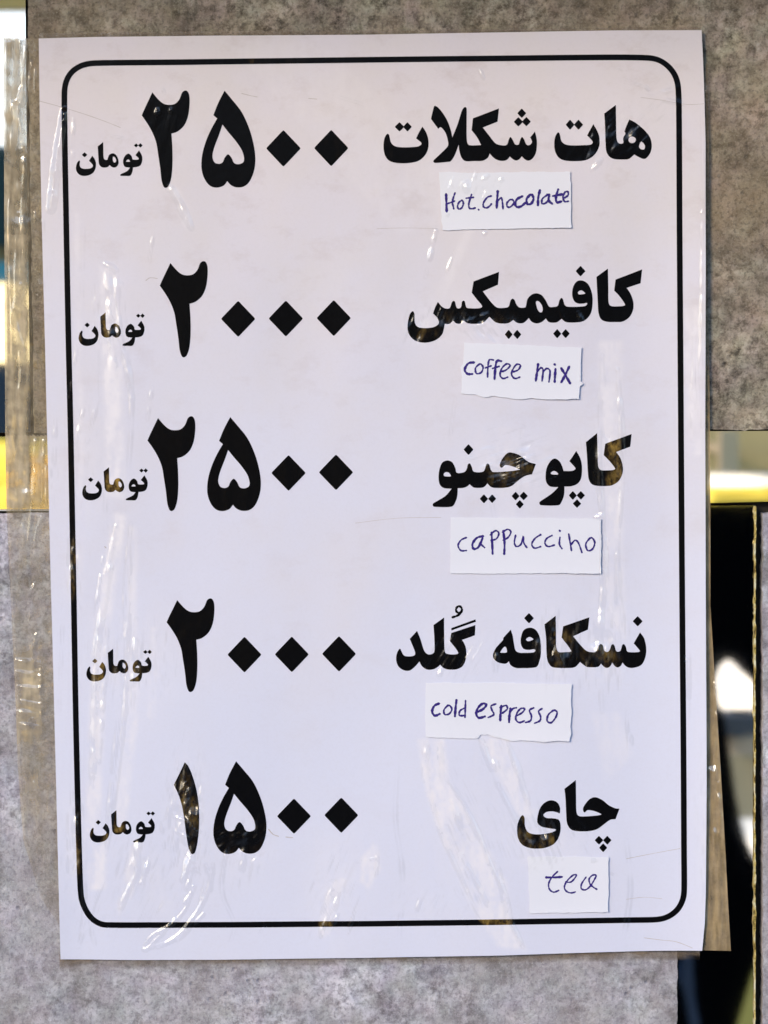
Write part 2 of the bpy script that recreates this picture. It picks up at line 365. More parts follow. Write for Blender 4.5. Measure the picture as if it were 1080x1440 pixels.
# ------------------------------------------------------------------ materials
class NT:
    def __init__(s, name):
        s.m = bpy.data.materials.new(name); s.m.use_nodes = True; s.t = s.m.node_tree
        s.b = s.t.nodes['Principled BSDF']; s.out = s.t.nodes['Material Output']
    def n(s, typ, **kw):
        x = s.t.nodes.new(typ)
        for k, v in kw.items():
            if k in x.inputs.keys() if hasattr(x.inputs, 'keys') else False: x.inputs[k].default_value = v
            else: setattr(x, k, v)
        return x
    def l(s, a, b): s.t.links.new(a, b)
    def noise(s, vec, scale, detail=4, rough=.6):
        x = s.t.nodes.new('ShaderNodeTexNoise'); x.inputs['Scale'].default_value = scale
        x.inputs['Detail'].default_value = detail; x.inputs['Roughness'].default_value = rough
        s.l(vec, x.inputs['Vector']); return x.outputs['Fac']
    def ramp(s, f, stops):
        x = s.t.nodes.new('ShaderNodeValToRGB'); e = x.color_ramp.elements
        while len(e) < len(stops): e.new(.5)
        for i, (p, c) in enumerate(stops):
            e[i].position = p; e[i].color = (*c, 1) if len(c) == 3 else c
        s.l(f, x.inputs[0]); return x.outputs[0]
    def mix(s, f, a, b, mode='MIX'):
        x = s.t.nodes.new('ShaderNodeMix'); x.data_type = 'RGBA'; x.blend_type = mode
        for i, v in ((0, f), (6, a), (7, b)):
            if isinstance(v, (int, float)): x.inputs[i].default_value = v
            elif isinstance(v, tuple): x.inputs[i].default_value = (*v, 1)
            else: s.l(v, x.inputs[i])
        return x.outputs[2]
    def math(s, op, a, b=0, clamp=False):
        x = s.t.nodes.new('ShaderNodeMath'); x.operation = op; x.use_clamp = clamp
        for i, v in ((0, a), (1, b)):
            if isinstance(v, (int, float)): x.inputs[i].default_value = v
            else: s.l(v, x.inputs[i])
        return x.outputs[0]
    def pos(s, sx=1, sy=1, sz=1):
        g = s.t.nodes.new('ShaderNodeTexCoord'); m = s.t.nodes.new('ShaderNodeMapping')
        m.inputs['Scale'].default_value = (sx, sy, sz); s.l(g.outputs['Object'], m.inputs[0]); return m.outputs[0]
    def attr(s, name, out='Fac'):
        a = s.t.nodes.new('ShaderNodeAttribute'); a.attribute_name = name; return a.outputs[out]
    def bump(s, h, strength, dist, normal=None):
        x = s.t.nodes.new('ShaderNodeBump'); x.inputs['Strength'].default_value = strength; x.inputs['Distance'].default_value = dist
        s.l(h, x.inputs['Height'])
        if normal: s.l(normal, x.inputs['Normal'])
        return x.outputs[0]

def film_coated(name, colour_fn, milk_glint_col, milk_glint_k, rough=.55, coat=1.0, spec=.25, gold_glint=False):
    t = NT(name); b = t.b
    mk = t.attr('milk')  # milky film and painted glint streaks together
    base = colour_fn(t)
    b.inputs['Roughness'].default_value = rough
    b.inputs['Specular IOR Level'].default_value = spec
    if gold_glint:                                         # golden glints of the film, painted into the print's colour
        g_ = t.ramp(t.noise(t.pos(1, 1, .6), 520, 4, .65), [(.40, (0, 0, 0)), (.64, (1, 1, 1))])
        t.l(t.mix(t.math('MULTIPLY', t.math('MULTIPLY', t.math('SUBTRACT', mk, .20), 1.9, True), g_), t.mix(t.math('MULTIPLY', t.math('SUBTRACT', mk, .12), .5, True), base, (.10, .055, .02)), milk_glint_col), b.inputs['Base Color'])
    else:
        t.l(t.mix(t.math('MULTIPLY', mk, milk_glint_k, True), base, milk_glint_col), b.inputs['Base Color'])
    ny = t.n('ShaderNodeSeparateXYZ'); t.l(t.attr('film_n', 'Vector'), ny.inputs[0])
    lift = t.math('MULTIPLY', t.math('SUBTRACT', t.math('ADD', ny.outputs[1], 1.0), .004), 26.0, True)      # film clings where it is flat, stands off at its folds
    t.l(t.math('ADD', .09 * coat, t.math('MULTIPLY', lift, .5 if gold_glint else .9), True), b.inputs['Coat Weight'])
    b.inputs['Coat IOR'].default_value = 1.95      # two film faces and an air gap
    t.l(t.math('ADD', .20, t.math('MULTIPLY', mk, .14)), b.inputs['Coat Roughness'])
    p = t.pos(1, 1, .45)
    fine = t.noise(p, 1500, 3, .6)
    t.l(t.bump(fine, .14, .0005, t.attr('film_n', 'Vector')), b.inputs['Coat Normal'])
    return t.m
def paper_col(t):
    p = t.pos()
    f = t.noise(p, 28, 5, .6); g = t.noise(p, 700, 3, .6)
    sp_ = t.n('ShaderNodeSeparateXYZ'); t.l(p, sp_.inputs[0])
    warm_light = t.ramp(t.math('ADD', t.math('MULTIPLY', sp_.outputs[2], 2.6), t.math('MULTIPLY', t.noise(p, 9, 4), .5)), [(.12, (0, 0, 0)), (.62, (1, 1, 1))])
    c = t.mix(warm_light, (.745, .755, .90), (.77, .71, .765))          # warmer light above, cooler below, put into the paper's colour
    c = t.mix(t.math('MULTIPLY', t.ramp(f, [(.42, (0, 0, 0)), (.8, (1, 1, 1))]), t.math('ADD', .15, warm_light)), c, (.76, .70, .70))
    sm = t.math('MULTIPLY', t.ramp(t.noise(t.pos(1, 1, 1.6), 55, 6, .68), [(.54, (0, 0, 0)), (.70, (1, 1, 1))]), .28)   # grubby smudges
    c = t.mix(t.math('MULTIPLY', sm, t.math('ADD', warm_light, .12)), c, (.50, .40, .38))
    c = t.mix(t.math('MULTIPLY', t.ramp(t.noise(t.pos(1, 1, 1), 1100, 2), [(.45, (0, 0, 0)), (.7, (1, 1, 1))]), .05), c, (.5, .47, .5))
    return t.mix(t.math('MULTIPLY', g, .10), c, (.70, .66, .66))
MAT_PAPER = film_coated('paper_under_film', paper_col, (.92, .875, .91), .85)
def note_col(t):
    g = t.noise(t.pos(), 300, 3, .6)
    return t.mix(t.math('MULTIPLY', g, .15), (.83, .83, .91), (.75, .75, .82))
MAT_NOTE = film_coated('torn_note_paper', note_col, (.9, .88, .86), .6, .6, .75)
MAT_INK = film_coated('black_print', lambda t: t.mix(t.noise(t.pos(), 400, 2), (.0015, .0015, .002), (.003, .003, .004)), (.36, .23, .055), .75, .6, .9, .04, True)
MAT_PEN = film_coated('violet_pen', lambda t: t.mix(t.noise(t.pos(), 900, 2), (.016, .006, .12), (.055, .03, .27)), (.05, .03, .1), .1, .5, .5)

def stone(name, light, mid, dark, warm, seed):
    t = NT(name); g = t.n('ShaderNodeTexCoord'); m = t.n('ShaderNodeMapping')
    m.inputs['Location'].default_value = (seed, seed * 1.7, seed * .3); t.l(g.outputs['Object'], m.inputs[0]); v = m.outputs[0]
    a = t.noise(v, 290, 6, .74); b_ = t.noise(v, 95, 5, .65); c = t.noise(v, 14, 4, .6); f = t.noise(v, 1700, 3, .7)
    col = t.ramp(a, [(.375, dark), (.475, mid), (.575, light), (.8, tuple(min(1, x * 1.25) for x in light))])
    col = t.mix(t.ramp(b_, [(.40, (0, 0, 0)), (.58, (1, 1, 1))]), col, t.mix(.5, col, mid))
    hue = t.n('ShaderNodeTexNoise'); hue.inputs['Scale'].default_value = 120; hue.inputs['Detail'].default_value = 4; t.l(v, hue.inputs['Vector'])
    col = t.mix(.16, col, hue.outputs['Color'], 'OVERLAY')
    col = t.mix(t.ramp(c, [(.38, (0, 0, 0)), (.66, (1, 1, 1))]), col, t.mix(.75, col, warm))
    vo = t.n('ShaderNodeTexVoronoi'); vo.inputs['Scale'].default_value = 240; t.l(v, vo.inputs['Vector'])
    pit = t.ramp(vo.outputs['Distance'], [(.06, (1, 1, 1)), (.22, (0, 0, 0))])
    blot = t.ramp(t.noise(v, 52, 6, .7), [(.34, (.56, .54, .52)), (.5, (1, 1, 1)), (.66, (1.22, 1.2, 1.18))])
    col = t.mix(1.0, col, blot, 'MULTIPLY')
    grit = t.noise(v, 900, 2, .5)
    pit2 = t.mix(t.ramp(t.noise(v, 60, 3), [(.52, (0, 0, 0)), (.62, (1, 1, 1))]), (0, 0, 0), pit)
    col = t.mix(t.math('MULTIPLY', pit2, .6), col, dark)
    col = t.mix(t.math('MULTIPLY', t.ramp(f, [(.55, (0, 0, 0)), (.75, (1, 1, 1))]), .35), col, tuple(min(1, x * 1.5) for x in light))
    col = t.mix(t.math('MULTIPLY', t.ramp(grit, [(.52, (0, 0, 0)), (.66, (1, 1, 1))]), .45), col, dark)
    t.l(col, t.b.inputs['Base Color'])
    t.b.inputs['Roughness'].default_value = .75
    h = t.math('ADD', t.math('MULTIPLY', a, 1.0), t.math('MULTIPLY', f, .35))
    h = t.math('SUBTRACT', h, t.math('MULTIPLY', pit2, .6))
    t.l(t.bump(h, .8, .0007), t.b.inputs['Normal'])
    return t.m
MAT_STONE_WARM = stone('warm_grey_stone', (.47, .41, .335), (.27, .23, .18), (.055, .044, .034), (.24, .18, .11), 3.1)
MAT_STONE_COOL = stone('cool_grey_stone', (.70, .69, .76), (.44, .43, .485), (.17, .16, .185), (.37, .335, .335), 8.3)
def polished(name, col, r):
    t = NT(name); t.b.inputs['Metallic'].default_value = 1
    n = t.noise(t.pos(1, 1, .2), 160, 3)
    t.l(t.mix(n, col, tuple(x * .9 for x in col)), t.b.inputs['Base Color'])
    t.l(t.math('ADD', r, t.math('MULTIPLY', t.noise(t.pos(), 60), .02)), t.b.inputs['Roughness'])
    return t.m
MAT_MIRROR = polished('polished_steel', (.88, .87, .84), .01)
MAT_PANE = polished('dark_polished_pane', (.80, .80, .82), .012)
def plain(name, col, rough=.7, var=.25, scale=20, metal=0):
    t = NT(name); n = t.noise(t.pos(), scale, 4)
    t.l(t.mix(n, tuple(c * (1 - var) for c in col), tuple(min(1, c * (1 + var)) for c in col)), t.b.inputs['Base Color'])
    t.b.inputs['Roughness'].default_value = rough; t.b.inputs['Metallic'].default_value = metal
    return t.m
MAT_MORTAR = plain('dark_mortar', (.022, .018, .014), .9, .5, 400)
def brass():
    t = NT('worn_brass'); t.b.inputs['Metallic'].default_value = .35
    n = t.noise(t.pos(1, 1, .6), 420, 4, .7)
    t.l(t.ramp(n, [(.36, (.16, .10, .03)), (.47, (.75, .56, .15)), (.62, (.98, .92, .66))]), t.b.inputs['Base Color'])
    t.b.inputs['Roughness'].default_value = .38
    t.l(t.bump(n, .8, .0006), t.b.inputs['Normal'])
    return t.m
MAT_BRASS = brass()
def margin_film(name, tint, clear, streak):
    """clear plastic that has gone slightly milky; 'milk_f' attribute gives how much"""
    t = NT(name)
    tr = t.n('ShaderNodeBsdfTransparent'); tr.inputs[0].default_value = (*clear, 1)
    mx = t.n('ShaderNodeMixShader')
    p = t.pos(1, 1, .16)
    s = t.math('ADD', t.math('MULTIPLY', t.noise(p, 420, 5, .6), .55), t.math('MULTIPLY', t.noise(t.pos(), 260, 5, .7), .45))
    col = t.mix(t.ramp(s, [(.35, (0, 0, 0)), (.7, (1, 1, 1))]), tuple(c * .72 for c in tint), tuple(min(1, c * 1.3) for c in tint))
    t.l(col, t.b.inputs['Base Color']); t.b.inputs['Roughness'].default_value = .45
    t.b.inputs['Coat Weight'].default_value = 1; t.b.inputs['Coat Roughness'].default_value = .13
    t.l(t.attr('film_n', 'Vector'), t.b.inputs['Coat Normal'])
    f = t.math('MULTIPLY', t.attr('cloud'), t.math('ADD', 1 - streak / 2, t.math('MULTIPLY', s, streak)), True)
    t.l(f, mx.inputs[0]); t.l(tr.outputs[0], mx.inputs[1]); t.l(t.b.outputs[0], mx.inputs[2])
    gl = t.n('ShaderNodeBsdfGlossy'); gl.inputs['Roughness'].default_value = .12
    t.l(t.attr('film_n', 'Vector'), gl.inputs['Normal'])
    m2 = t.n('ShaderNodeMixShader'); t.l(t.math('MULTIPLY', t.attr('cloud'), .16, True), m2.inputs[0])
    t.l(mx.outputs[0], m2.inputs[1]); t.l(gl.outputs[0], m2.inputs[2]); t.l(m2.outputs[0], t.out.inputs[0])
    return t.m
MAT_FILM_L = margin_film('aged_clear_tape', (.60, .48, .31), (.975, .97, .95), .5)
MAT_FILM_R = margin_film('folded_tan_film', (.46, .33, .17), (.93, .9, .84), 1.1)
MAT_FILM_B = margin_film('thin_clear_film', (.34, .26, .19), (.975, .97, .96), .9)

# ------------------------------------------------------------------ ground and wall
def box(name, lo, hi, mat, parent=None):
    x0, y0, z0 = lo; x1, y1, z1 = hi
    V = [(x0,y0,z0),(x1,y0,z0),(x1,y1,z0),(x0,y1,z0),(x0,y0,z1),(x1,y0,z1),(x1,y1,z1),(x0,y1,z1)]
    F = [(3,2,1,0),(4,5,6,7),(0,1,5,4),(1,2,6,5),(2,3,7,6),(3,0,4,7)]
    return obj(name, set_mesh(name, V, F), mat, parent)
GZ = -1.25
g = box('pavement', (-30, -30, GZ - .2), (30, 3, GZ), plain('pale_paving', (.27, .25, .24), .9, .25, 3)); g['kind'] = 'structure'

fc = box('unseen_dark_block', (-7, -7.5, GZ - .1), (7, -6.5, 1.5), plain('dark_block', (.05, .045, .04), .9, .4, 2)); fc['kind'] = 'structure'  # unseen dark mass behind the camera, added to darken the film's reflections
wall = thing('stone_wall', 'grey stone clad wall with polished mirror strips between its slabs', 'wall', W([(540, 1440)])[0] * [1, 0, 1])
W0 = Vector(wall.location)
def under(o, par, org):
    o.parent = par; o.matrix_parent_inverse = Matrix.Translation(-Vector(org)); return o
def jag(pts, amp, step, seed):
    """a slab's outline with a slightly chipped edge"""
    r = random.Random(seed); out = []
    for i in range(len(pts)):
        a = np.array(pts[i], float); b = np.array(pts[(i + 1) % len(pts)], float); L = np.linalg.norm(b - a)
        if L > 2500 and amp: st = 60
        else: st = step
        n = max(1, int(L / st)); nn = np.array([-(b - a)[1], (b - a)[0]]) / max(L, 1e-6)
        w_ = 0
        for k in range(n):
            w_ = .6 * w_ + r.gauss(0, amp) * .7 + (r.random() < .035) * amp * r.choice((-2.2, 1.2))
            out.append(a + (b - a) * k / n + nn * (w_ if k else 0))
    return np.array(out)
def slab(pts, mat, seed, amp=.55):
    o = plate('stone_slab', [jag(pts, amp, 5, seed)], mat, 0.0, None, thick=.012)
    bv = o.modifiers.new('bevel', 'BEVEL'); bv.width = .00025; bv.segments = 2; bv.limit_method = 'ANGLE'; bv.angle_limit = 1.2
    return under(o, wall, W0)
slab([(37,-900),(1800,-900),(1800,600),(997,604),(500,606),(47.5,609),(46.5,500),(43.2,300),(40,100),(39,0)], MAT_STONE_WARM, 1)
slab([(-900,722),(68,721),(953,717),(952.5,1200),(952,1400),(952,2400),(-900,2400)], MAT_STONE_COOL, 2)
slab([(1073,722),(1800,720),(1800,2400),(1073,2400)], MAT_STONE_COOL, 3)
slab([(-900,-900),(-78,-900),(-74,606),(-900,608)], MAT_STONE_WARM, 4)
under(plate('mirror_strip', [np.array([(-72,-900),(34.5,-900),(34.8,0),(36,150),(40,450),(42,608),(-72,610)], float)], MAT_MIRROR, -.0015, None, thick=.003), wall, W0)
under(plate('mirror_strip', [np.array([(-900,615),(70,614),(997,606.5),(1800,603),(1800,703),(1075,706),(997,708),(940,709),(70,716.5),(-900,718)], float)], MAT_MIRROR, -.0018, None, thick=.003), wall, W0)
under(plate('mirror_strip', [np.array([(955,712),(1061,711),(1060,1000),(1060.5,2400),(955,2400)], float)], MAT_PANE, -.0018, None, thick=.003), wall, W0)
under(plate('brass_edge', [jag([(1061.6,712),(1064,712),(1062.9,1000),(1063.6,2400),(1060.8,2400),(1060.8,1000)], .45, 4, 9)], MAT_BRASS, -.0006, None, thick=.003), wall, W0)
under(plate('mirror_lip', [jag([(-900,716.8),(70,716.8),(70,718.6),(-900,718.6)], .12, 5, 12)], plain('bare_lip', (.6, .58, .54), .4, .2, 200), -.0004, None, thick=.003), wall, W0)
q = W([(-900, -900), (1800, 2400)])
under(box('mortar_bed', (q[0, 0], .006, q[1, 2]), (q[1, 0], .03, q[0, 2]), MAT_MORTAR), wall, W0)
zt = W([(540, 0)])[0, 2]
lg = under(box('added_shade_ledge', (q[0, 0], -.17, zt + .085), (q[1, 0], .02, zt + .12), plain('warm_bounce_tan', (.50, .30, .20), .85, .2, 30)), wall, W0)  # unseen overhang, added to shade and warm the top of the sheet

# ------------------------------------------------------------------ what the polished strips mirror
def mirrored(name, label, polys, mat, dist, tilt=0, turn=1.6, th=.02):
    V = []; F = []
    base = RV([np.mean(polys[0], 0)], dist)[0]; base[2] = GZ
    t = thing(name, label, 'panel', tuple(base), group='blurred things mirrored in the polished strips')
    for pl in polys:
        P = np.array(pl, float); V2, T = cdt([P], [], 0); Q = RV(V2, dist); n = len(Q)
        if tilt:                                 # leans away from the wall towards its top, like a board on an easel
            z0 = Q[:, 2].min()
            x0 = Q[:, 0].mean()                  # and is turned a little towards the sun
            for _ in range(300): Q = .5 * Q + .5 * RV(V2, dist + tilt * np.clip(Q[:, 2] - z0, 0, .6) - turn * tilt * np.clip(Q[:, 0] - x0, -.12, .12))
        B = Q.copy(); B[:, 1] -= th
        T = flip(V2, T)[:, ::-1]
        b = len(V); V += list(Q) + list(B); F += [tuple(b + x) for x in T] + [tuple(b + n + x for x in tt[::-1]) for tt in T.tolist()]
        m = len(P)
        F += [(b + i, b + (i + 1) % m, b + n + (i + 1) % m, b + n + i) for i in range(m)] if n == m else []
    o = obj('board', set_mesh('board', np.array(V), F), mat); o.parent = t; o.matrix_parent_inverse = Matrix.Translation(-Vector(t.location))
    zmin = min(v[2] for v in V)
    if zmin > GZ + .02:
        zc = (zmin + max(v[2] for v in V)) / 2
        vs, fs = [], []
        for lo, hi in (((base[0] - .012, -2.6, GZ), (base[0] + .012, -2.58, zc + .004)), ((base[0] - .004, -2.579, zc - .004), (base[0] + .004, min(v[1] for v in V), zc + .004))):
            b_ = box('post', lo, hi, None); k_ = len(vs); vs += [v.co.copy() for v in b_.data.vertices]; fs += [tuple(k_ + i for i in f.vertices) for f in b_.data.polygons]; bpy.data.objects.remove(b_)
        p = obj('post', set_mesh('post', vs, fs), mat)
        p.parent = t; p.matrix_parent_inverse = Matrix.Translation(-Vector(t.location))
    return t
R = lambda x0, y0, x1, y1: [(x0, y0), (x1, y0), (x1, y1), (x0, y1)]
c_ = lambda n, c: plain(n, c, .8, .15, 6)
sh_ = lambda n, c: plain(n, c, .50, .05, 6, .9)     # sunlit sheet metal
black = c_('black_cloth', (.002, .002, .0025)); black.node_tree.nodes['Principled BSDF'].inputs['Specular IOR Level'].default_value = 0; white = sh_('white_metal', (.93, .9, .84)); yel = sh_('yellow_metal', (.80, .52, .01))
mirrored('panel', 'orange blur at the very top of the left mirror strip', [R(-60, -300, 44, 12)], c_('orange_cloth', (.85, .50, .14)), 1.5, .5, 0)
mirrored('panel', 'pale blue blur high in the left mirror strip', [R(-60, 16, 44, 204)], sh_('pale_blue_metal', (.72, .86, .98)), 1.62, 1.3, .9)
mirrored('panel', 'dark green blur halfway up the left mirror strip', [R(-60, 207, 44, 345)], c_('dark_green_board', (.02, .05, .05)), 1.55)
mirrored('panel', 'turquoise blur below the dark one in the left mirror strip', [R(-60, 368, 44, 396)], c_('turquoise_board', (.10, .42, .48)), 1.5)
mirrored('panel', 'tan blur between dark and turquoise in the left mirror strip', [R(-60, 346, 44, 367)], c_('tan_board', (.35, .27, .14)), 1.58)
mirrored('panel', 'bright cream blur in the lower half of the left mirror strip', [R(-60, 398, 44, 510)], sh_('cream_metal', (.85, .74, .42)), 1.6, 1.3, .9)
mirrored('panel', 'dark slate blur at the foot of the left mirror strip', [R(-60, 514, 44, 616)], c_('slate_board', (.04, .06, .085)), 1.5)
mirrored('panel', 'strong yellow blur at the left end of the level mirror band', [R(-120, 640, 120, 735)], sh_('yellow_metal', (.95, .58, .01)), 1.55, 1.3, .9)
mirrored('panel', 'yellow green blur above the yellow at the left end of the band', [R(-120, 618, 120, 639)], sh_('lime_metal', (.62, .52, .02)), 1.57, 1.3, .8)
mirrored('panel', 'olive green blur at the right end of the level mirror band', [R(960, 560, 1130, 664)], c_('olive_board', (.55, .42, .16)), 1.6, 1.3, 1.6)
mirrored('panel', 'peach upright blur inside the olive one in the band', [R(1014, 606, 1040, 664)], c_('peach_board', (.98, .66, .38)), 1.5)
mirrored('panel', 'white level blur at the right end of the mirror band', [R(960, 667, 1130, 684)], white, 1.55, 1.3)
mirrored('panel', 'lemon yellow blur under the white one in the band', [R(960, 685, 1130, 712)], sh_('lemon_metal', (.85, .72, .10)), 1.58, 1.3)
mirrored('panel', 'black shape filling the upper part of the dark pane', [[(700,709),(1400,709),(1400,1010),(1085,985),(1062,962),(1045,946),(1034,934),(1024,928),(1014,936),(1006,956),(1010,985),(1020,1010),(1026,1050),(1034,1110),(1041,1148),(1050,1182),(1063,1210),(1080,1225),(1400,1230),(1400,1320),(1085,1330),(1060,1370),(1036,1450),(1020,1520),(1000,1900),(700,1900)]], black, 1.30)
mirrored('panel', 'glaring white blur halfway down the dark pane', [R(990, 915, 1090, 998)], white, 1.5, 1.3)
mirrored('panel', 'grey blue blur under the glaring white one in the pane', [R(990, 1010, 1090, 1036)], c_('grey_blue_board', (.16, .17, .19)), 1.52)
mirrored('panel', 'tan blur in the middle of the dark pane', [R(990, 1039, 1090, 1062)], c_('sand_board', (.95, .66, .40)), 1.5, 1.3)
mirrored('panel', 'pale grey green blur low in the dark pane', [R(990, 1064, 1090, 1150)], c_('sage_board', (.62, .52, .30)), 1.54, 1.3, 1.6)
mirrored('panel', 'second white blur lower down in the dark pane', [R(990, 1152, 1090, 1225)], white, 1.5, 1.3)
mirrored('panel', 'mustard blur at the very foot of the dark pane', [R(990, 1300, 1090, 1900)], c_('mustard_board', (.5, .42, .08)), 1.5, 1.3)
mirrored('panel', 'slate blue streak at the foot of the dark pane', [[(964,1335),(974,1335),(977,1400),(990,1470),(978,1470),(966,1400)]], c_('streak_board', (.035, .05, .08)), 1.2)

# ------------------------------------------------------------------ the menu sheet
SH_L = [(55.5,55),(57,180),(59.4,300),(64.5,480),(67,600),(71.5,790),(76,950),(81,1140),(86,1347.5)]
SH_R = [(985.5,43.5),(987,75),(988.5,115),(990.5,200),(990.5,400),(989.8,600),(990.5,850),(991.5,1100),(990.5,1250),(989,1295),(985.5,1333.5)]
SH_T = [(55.5,55),(130,53),(300,51),(520,49.5),(700,46.5),(860,44),(985.5,43.5)]
SH_B = [(86,1347.5),(200,1349),(300,1348.6),(500,1345.6),(700,1341.5),(850,1337),(985.5,1333.5)]
def sheet_off(x, y):
    o = .0016 + .0013 * vnoise(x / 260, y / 330, 31) + .0005 * vnoise(x / 90, y / 200, 32)
    o = o + .0020 * np.clip((x - 880) / 110, 0, 1) ** 2 * np.clip((y - 60) / 300, 0, 1)
    o = o + .0006 * np.exp(-((x - 70) / 30) ** 2) * np.exp(-((y - 1300) / 120) ** 2)
    return o
menu = thing('menu_sheet', 'white menu sheet under clear film printed with five drinks and prices in black', 'menu', tuple(W([(540, 1345)], .0012)[0]))
M0 = Vector(menu.location)
um = lambda o: under(o, menu, M0)
um(grid_plate('paper', SH_L, SH_R, SH_T, SH_B, MAT_PAPER, sheet_off))
ink_off = lambda x, y: sheet_off(x, y) + .00005
# border: rounded frame line, outer and inner edges
def border(side):
    k = side * 4.0
    cl = [(91.5 ,130),(91.9,200),(94.5,330),(98,500),(100.2,600),(103.6,790),(107.5,1000),(112.3,1200),(114.5,1255)]
    L = [(x - k, y) for x, y in cl]
    BL = [(118.5 - k * .97, 1272 + k * .25), (127.5 - k * .8, 1287.5 + k * .6), (139 - k * .4, 1296.5 + k * .9)]
    Bt = [(x, y + k) for x, y in [(152,1299.4),(300,1299.4),(500,1297.6),(700,1294.6),(880,1292.2),(922,1291.2)]]
    BR = [(938 + k * .4, 1287 + k * .9), (951 + k * .75, 1277 + k * .65), (958.5 + k * .97, 1263 + k * .25)]
    Rr = [(x + k, y) for x, y in [(960.6,1248),(960.4,1200),(959.5,1050),(957.6,790),(956,550),(954.6,350),(953.8,200),(953,132)]]
    TR = [(950 + k * .95, 112 - k * .3), (941 + k * .75, 97 - k * .65), (927 + k * .35, 86.5 - k * .9)]
    Tt = [(x, y - k) for x, y in [(910,82.6),(840,81.8),(600,84),(400,86.3),(250,88.3),(134,89.6)]]
    TL = [(116 - k * .3, 93 - k * .95), (102.5 - k * .7, 101.5 - k * .7), (94.5 - k * .95, 114 - k * .3)]
    return smooth([(x, y, False) for x, y in L + BL + Bt + BR + Rr + TR + Tt + TL], True, 6)
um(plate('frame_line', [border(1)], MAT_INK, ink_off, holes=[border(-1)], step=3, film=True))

def D4(s, x0, y0, k):
    """four-point dots"""
    out = []
    for d in s.split('|'):
        p = np.array([[float(v) for v in t.split(',')] for t in d.split()]) / k + [x0, y0]
        c = p.mean(0); out.append(diamond(c[0], c[1], (p[:, 0].max() - p[:, 0].min()) / 2, (p[:, 1].max() - p[:, 1].min()) / 2, .14))
    return out
def word(name, label, outs, holes, k, x0, y0, dots='', extra=()):
    O = [loop(s, x0, y0, k) for s in outs] + (D4(dots, x0, y0, k) if dots else []) + list(extra)
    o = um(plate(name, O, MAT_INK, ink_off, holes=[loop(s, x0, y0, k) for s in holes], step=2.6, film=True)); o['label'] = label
    return o

word('drink_name', 'printed name in the top row, two words',
 ["78,318 58,350 50,410 58,470 85,515 130,535 190,541 260,537 320,520 365,480 388,430 391,370 375,310 345,262! 320,305 297,352! 338,388 320,410 280,417 200,420 140,412 108,385 97,345 92,325",
  "440,105 480,135 530,210 560,290 572,345! 610,250 645,140 665,115 680,125 680,250 682,370 700,403 790,403! 760,345 718,290! 728,200! 925,125! 915,225! 803,270! 850,330 900,390 950,405 985,400 1000,360 1013,342 1030,365 1045,395 1062,402 1076,396 1088,360 1100,342 1115,360 1130,395 1148,405 1168,395 1176,375 1162,345! 1198,300! 1210,350 1213,400 1205,460 1180,505 1148,521 1120,510 1098,488! 1080,510 1055,520 1030,510 1008,490! 985,515 950,523 910,515 880,495 855,467! 840,500 800,522 735,524 670,524 640,495 625,445 620,400! 590,480 560,525 540,530 440,538 428,522 470,480 535,415 540,380 520,310 485,268 465,280! 410,205! 425,140",
  "1370,308 1350,345 1344,400 1352,455 1380,500 1425,520 1500,525 1580,518 1640,485 1678,430 1688,370 1675,310 1640,245! 1615,290 1593,330! 1635,378 1620,400 1580,403 1500,406 1435,400 1400,375 1388,330 1382,312",
  "1810,100! 1812,250 1815,350 1830,388 1865,390 1866,350 1882,318 1875,300! 1892,255 1912,210! 1960,235 2030,295 2070,350 2082,410 2070,465 2040,503 2015,508 1975,490 1950,475! 1910,508 1870,513 1800,510 1760,490 1738,450 1732,380 1728,250 1722,165!"],
 ["1905,363 1915,345 1933,339 1953,346 1962,363 1953,382 1933,389 1913,382", "1998,380 2015,385 2030,410 2025,436 2000,435 1985,415"],
 5.4, 530, 130,
 "170,228 208,265 172,300 135,265|232,228 265,265 232,300 198,265|1098,125 1132,162 1098,198 1064,162|1135,190 1167,225 1132,262 1098,225|1072,190 1108,227 1072,262 1037,227|1462,210 1498,248 1465,288 1430,250|1528,210 1562,248 1528,288 1492,250")
word('drink_name', 'printed name in the second row, one long word',
 ["108,420 85,450 70,530 80,590 115,635 170,656 230,656 290,635 335,590 352,515! 385,517 415,492! 440,513 470,513 495,490! 525,511 590,516 645,505 690,462! 730,500 770,513 830,511 870,487! 905,510 950,508 988,472! 1010,500 1050,513 1090,500 1117,475! 1142,503 1197,505 1237,478! 1272,503 1352,505 1412,490 1457,440 1472,370 1469,290 1442,220 1402,190 1357,192 1327,230 1317,290 1330,340 1362,362 1402,362 1430,358 1422,378 1382,385 1292,387 1262,375 1247,330 1234,320 1220,340 1207,380 1172,388 1142,385 1117,340 1087,300 1047,285 1008,296 978,330 968,375 960,392 920,393 895,370 880,335 865,325 850,340 835,385 800,395 750,393 710,360 670,310 640,270! 755,220! 763,122! 570,195! 556,280! 590,325 635,382 610,398 540,398 515,390 505,350 495,340 482,350 475,390 455,400 440,390 430,350 418,342 405,355 390,395 360,400 330,385 300,350! 280,390 263,437! 295,470 308,500 300,522 270,540 210,548 150,540 125,505 122,440",
  "1589,97! 1592,250 1594,350 1612,380 1672,383 1717,376 1712,355 1672,300 1637,265! 1647,180! 1849,103! 1837,208! 1732,243! 1762,290 1782,350 1780,410 1752,465 1702,498 1652,502 1582,500 1537,480 1517,430 1512,350 1502,160!"],
 ["1042,350 1062,345 1087,375 1094,410 1085,428 1068,425 1052,400", "1362,275 1387,262 1417,285 1392,292 1367,292"],
 5.4, 560, 360,
 "835,560 865,597 838,632 805,597|900,560 932,597 900,632 870,597|1204,555 1234,590 1204,627 1172,590|1267,555 1300,590 1267,625 1237,590|1380,75 1419,117 1382,157 1343,117")
